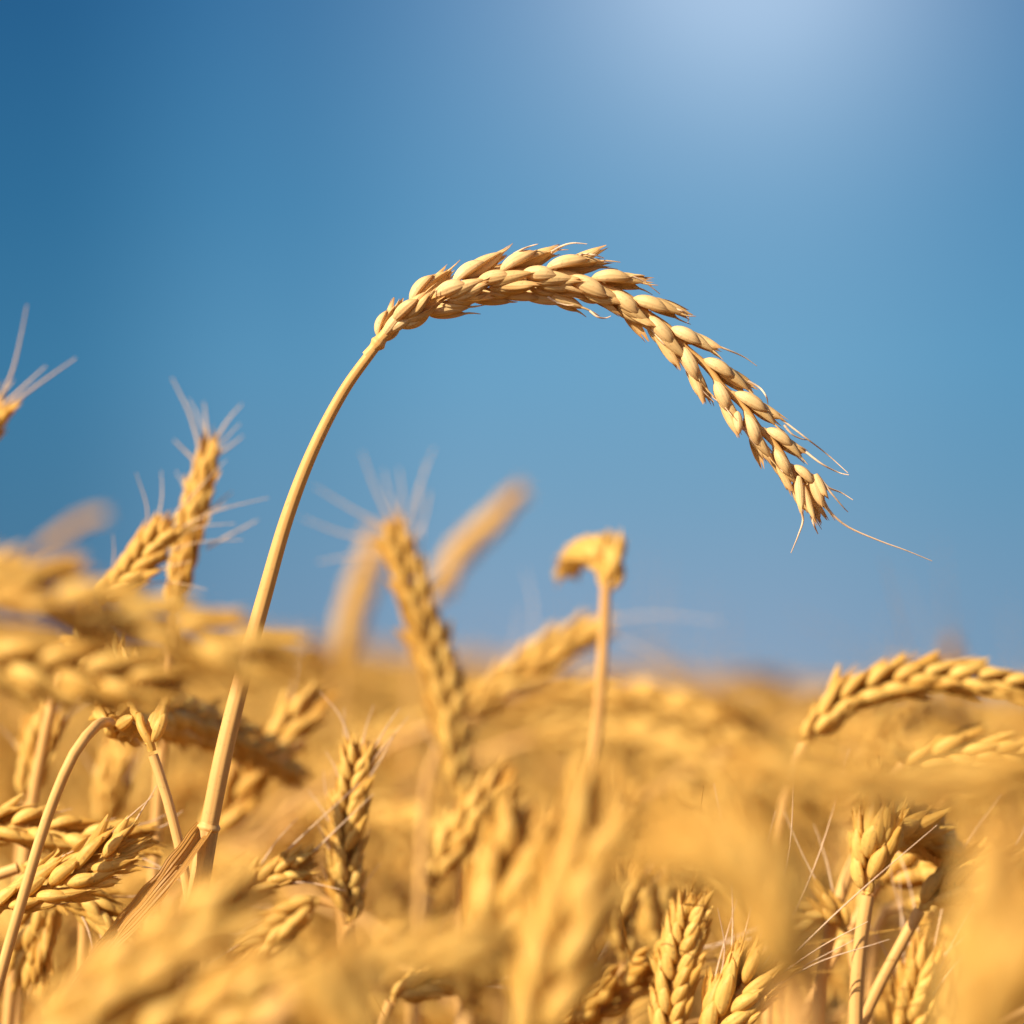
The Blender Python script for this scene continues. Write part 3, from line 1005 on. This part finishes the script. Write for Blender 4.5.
# ------------------------------------------------------------------ plants of the field, copied
def plant_parts(rng, lod, height, droop, lean, ear_len, size):
    """stem, ear and leaf meshes of one whole plant standing at the origin"""
    a = rng.uniform(0, 6.283)
    sx, sy = math.cos(a), math.sin(a)
    P = []
    ang = lean
    x = z = 0.0
    nst = 10
    hh = height
    stem = [Vector((0, 0, -0.02))]
    steps = 16
    L = hh * 1.02
    for i in range(steps):
        s = (i + 1) / steps
        ang = lean * s + (droop * 0.55) * max(0, (s - 0.72) / 0.28) ** 1.6
        x += math.sin(ang) * L / steps
        z += math.cos(ang) * L / steps
        stem.append(Vector((x * sx, x * sy, z)))
    ear = [stem[-1]]
    for i in range(8):
        ang += droop * 0.45 / 8
        x += math.sin(ang) * ear_len / 8
        z += math.cos(ang) * ear_len / 8
        ear.append(Vector((x * sx, x * sy, z)))
    # bring the top to the height asked for
    top = max(p.z for p in ear + stem)
    off = height - top
    stem = [p + Vector((0, 0, off * max(0, p.z) / top)) for p in stem]
    ear = [p + Vector((0, 0, off * max(0, p.z) / top)) for p in ear]
    seg = {1: 8, 0: 4, -1: 3}[lod]
    ms = MB()
    tube(ms, curve(stem, {1: 24, 0: 9, -1: 5}[lod]), lambda s: 0.0016 - 0.0005 * s, seg)
    me = MB()
    n = int(ear_len / (0.0042 * size))
    ref = Vector((-sy, sx, 0)) if rng.random() < .5 else Vector((sx * .3, sy * .3, 1))
    c = curve(ear, 60)
    if lod >= 0:
        pool = SP_MID if lod == 1 else SP_LOW
        if lod == 0:
            n = int(n * 0.72)
            size *= 1.1
        tube(me, curve(ear, 12 if lod else 5), 0.0007, 5 if lod else 3)
        for (s, m, S, t) in ear_slots(c, n, rng.uniform(0, 1.5), ref, size, R(9), rng):
            me.add(pool[rng.randrange(len(pool))], m @ Matrix.Rotation(rng.uniform(-.4, .4), 4, 'Z') @ Matrix.Rotation(rng.uniform(-.10, .16), 4, 'Y'))
        if rng.random() < 0.75:
            for (s, m, S, t) in ear_slots(c, 14 if lod else 6, 0.3, ref, size, R(9), rng):
                z_ = (m.to_3x3() @ Vector((0, 0, 1))).normalized()
                p0 = m @ Vector((0.0015, 0, 0.008))
                q = (z_ + S * .4 + Vector((rng.uniform(-.2, .2), rng.uniform(-.2, .2), rng.uniform(-.2, .2)))).normalized()
                tube(me, curve([p0, p0 + q * 0.025, p0 + q * 0.052], 4), lambda s: 0.00022 - 0.00014 * s, 3)
    else:
        w = 0.0052 * size
        tube(me, curve(ear, 6), lambda s: w * (0.35 + 0.65 * math.sin(math.pi * (0.12 + 0.80 * s))), 5, 0.12)
    leaves = []
    for _ in range({1: 4, 0: 3, -1: 2}[lod]):
        ml = MB()
        ml.tint = -1.1 if lod < 1 else 0.0
        f = rng.uniform(0.45, 0.90)
        k = int(f * steps)
        p = stem[k]
        b = rng.uniform(0, 6.283)
        o = Vector((math.cos(b), math.sin(b), 0))
        ll = rng.uniform(0.09, 0.20)
        lp = [p, p + o * ll * 0.25 + Vector((0, 0, ll * 0.28)), p + o * ll * 0.6 + Vector((0, 0, ll * .05)), p + o * ll * .7 + Vector((0, 0, -ll * 0.5))]
        cc = curve(lp, {1: 12, 0: 5, -1: 3}[lod])
        T = tangents(cc)
        rows, uvs = [], []
        for i, (q, t) in enumerate(zip(cc, T)):
            s = i / (len(cc) - 1)
            sd = t.cross(Vector((0, 0, 1))).normalized()
            sd = Matrix.Rotation(1.4 * s, 3, t) @ sd
            ww = 0.0048 * max(0.08, 1 - s ** 2)
            up = sd.cross(t)
            rows.append([q - sd * ww + up * ww * .4, q, q + sd * ww + up * ww * .4])
            uvs.append([(0, s), (.5, s), (1, s)])
        ml.grid(rows, uvs, False)
        leaves.append(ml)
    return (ms, me, *leaves)


T_RNG = random.Random(21)
TEMPL = []
for i in range(10):
    droop = [R(5), R(22), R(50), R(85), R(120), R(145), R(12), R(30), R(65), R(8)][i]
    parts = plant_parts(T_RNG, 1, 0.80, droop, R(T_RNG.uniform(2, 9)), T_RNG.uniform(0.062, 0.085), T_RNG.uniform(.95, 1.15))
    TEMPL.append((parts[0].mesh('stem', M_STEM), parts[1].mesh('ear', M_EAR), *[q.mesh('leaf', M_LEAF) for q in parts[2:]]))


def in_view_top(x, y, z):
    v = Vector((x, y, z)) - CAM
    d = v.dot(FWD)
    return 512 + v.dot(RIGHT) / (KW * d) * 1024, 512 - v.dot(UP) / (KW * d) * 1024, d


MASTERS = {}


def field_plant(t, x, y, scale, rz, label, group):
    if t not in MASTERS:
        root = link('wheat_stalk', None)
        root.empty_display_size = 0.02
        root['category'] = 'wheat stalk'
        for nm, me in zip(('stem', 'ear', 'leaf', 'leaf', 'leaf', 'leaf'), TEMPL[t]):
            link(nm, me, root)
        MASTERS[t] = root
        r = root
    else:
        src = MASTERS[t]
        r = src.copy()
        COL.objects.link(r)
        for ch in src.children:
            c = ch.copy()
            COL.objects.link(c)
            c.parent = r
    r['label'] = label
    r['group'] = group
    r.location = (x, y, ground_z(x, y))
    r.rotation_euler = (0, 0, rz)
    r.scale = (scale,) * 3
    return r


F_RNG = random.Random(77)
placed = 0
tries = 0
while placed < 250 and tries < 6000:
    tries += 1
    # even density over the wedge the camera looks into
    d = math.sqrt(F_RNG.uniform(0.66 ** 2, 1.75 ** 2))
    px = F_RNG.uniform(-60, 1084)
    p = at(px, 705, d)
    top_px = F_RNG.uniform(800, 1060) if d < 0.9 else F_RNG.uniform(690, 930)
    if d < .85 and top_px < 880:
        top_px += 130
    h = at(px, top_px, d).z - ground_z(p.x, p.y)
    if not 0.62 < h < 0.885:
        continue
    if d > .9:
        lab, grp = 'strongly blurred golden wheat stalk deep in the field, melting into its neighbours', 'deep blurred wheat stalks'
    else:
        lab, grp = 'softly blurred golden wheat stalk among the stalks just behind the sharp ones', 'soft wheat stalks behind the sharp ones'
    field_plant(F_RNG.randrange(10), p.x, p.y, h / 0.80, F_RNG.uniform(0, 6.283), lab, grp)
    placed += 1


# ------------------------------------------------------------------ the rest of the field, one mass
def field_mass():
    rng = random.Random(99)
    near = []
    for i in range(8):
        p = plant_parts(rng, 0, 0.80, R([10, 40, 80, 120, 150, 25, 60, 100][i]), R(rng.uniform(2, 9)), rng.uniform(.062, .085), rng.uniform(1.0, 1.15))
        mb = MB()
        for q in p:
            mb.add(q, Matrix.Identity(4))
        near.append(mb)
    far = []
    for i in range(6):
        p = plant_parts(rng, -1, 0.80, R([10, 40, 80, 120, 25, 60][i]), R(rng.uniform(2, 9)), rng.uniform(.065, .085), 1.15)
        mb = MB()
        for q in p:
            mb.add(q, Matrix.Identity(4))
        far.append(mb)
    arr = lambda mb: (np.array(mb.v, np.float32), np.array(mb.f, np.int32), np.array(mb.u, np.float32), np.array(mb.t, np.float32))
    near = [arr(m) for m in near]
    far = [arr(m) for m in far]
    spots = []
    npr = np.random.default_rng(4)

    def wedge(r0, r1, half_deg, count, kind):
        r = np.sqrt(npr.uniform(r0 ** 2, r1 ** 2, count))
        a = np.radians(npr.uniform(-half_deg, half_deg, count))
        return [(float(q * math.sin(b)), float(q * math.cos(b)), kind) for q, b in zip(r, a)]
    spots += wedge(1.35, 4.5, 20, 4600, 0)
    # beside the frame, near: they shade and light what is in view
    for _ in range(420):
        r = math.sqrt(rng.uniform(.45 ** 2, 1.8 ** 2))
        b = R(rng.uniform(15, 42)) * (1 if rng.random() < .5 else -1)
        spots.append((r * math.sin(b), r * math.cos(b), 0))
    # shorter plants under the canopy between the sharp layer and the deep field
    for x, y, k in wedge(.74, 1.6, 17, 260, 3):
        spots.append((x, y, 3))
    # and all round behind the viewpoint: the crop closes over, only the tops get the sun
    for _ in range(1500):
        r = math.sqrt(rng.uniform(.30 ** 2, 1.7 ** 2))
        b = R(rng.uniform(42, 318))
        spots.append((r * math.sin(b), r * math.cos(b), 0))
    spots += wedge(4.5, 14, 18, 9000, 1)
    spots += wedge(14, 46, 17, 16000, 2)
    V, F, U, TT = [], [], [], []
    off = 0
    for x, y, kind in spots:
        v, f, u, tt = (near if kind in (0, 3) else far)[rng.randrange(8 if kind in (0, 3) else 6)]
        a = rng.uniform(0, 6.283)
        h = rng.gauss(0.785, 0.042)
        h = rng.uniform(.66, .76) if kind == 3 else min(h - .015, 0.82) if y < 1.3 else min(h, 0.895)
        ca, sa = math.cos(a), math.sin(a)
        k = h / 0.80
        w = {0: 1.0, 1: 1.25, 2: 2.2, 3: 1.0}[kind]
        q = np.empty_like(v)
        q[:, 0] = (v[:, 0] * ca - v[:, 1] * sa) * k * w + x
        q[:, 1] = (v[:, 0] * sa + v[:, 1] * ca) * k * w + y
        q[:, 2] = v[:, 2] * k + ground_z(x, y)
        V.append(q)
        F.append(f + off)
        U.append(u)
        TT.append(tt + np.float32(rng.uniform(-0.35, 0.6)))
        off += len(v)
    V, F, U, TT = (np.concatenate(z) for z in (V, F, U, TT))
    me = bpy.data.meshes.new('wheat_field')
    me.vertices.add(len(V))
    me.vertices.foreach_set('co', V.ravel())
    me.loops.add(F.size)
    me.loops.foreach_set('vertex_index', F.ravel())
    me.polygons.add(len(F))
    me.polygons.foreach_set('loop_start', np.arange(0, F.size, 4, dtype=np.int32))
    me.polygons.foreach_set('use_smooth', np.ones(len(F), bool))
    uvl = me.uv_layers.new(name='UVMap')
    uvl.data.foreach_set('uv', U[F.ravel()].ravel())
    at_ = me.attributes.new('tint', 'FLOAT', 'POINT')
    at_.data.foreach_set('value', TT)
    me.materials.append(M_FIELD)
    me.update(calc_edges=True)
    me.validate()
    o = link('wheat_field', me)
    o['kind'] = 'stuff'
    o['label'] = 'dense golden wheat field melting into blur out to the skyline'
    o['category'] = 'wheat field'
    print('field verts', len(V))


field_mass()
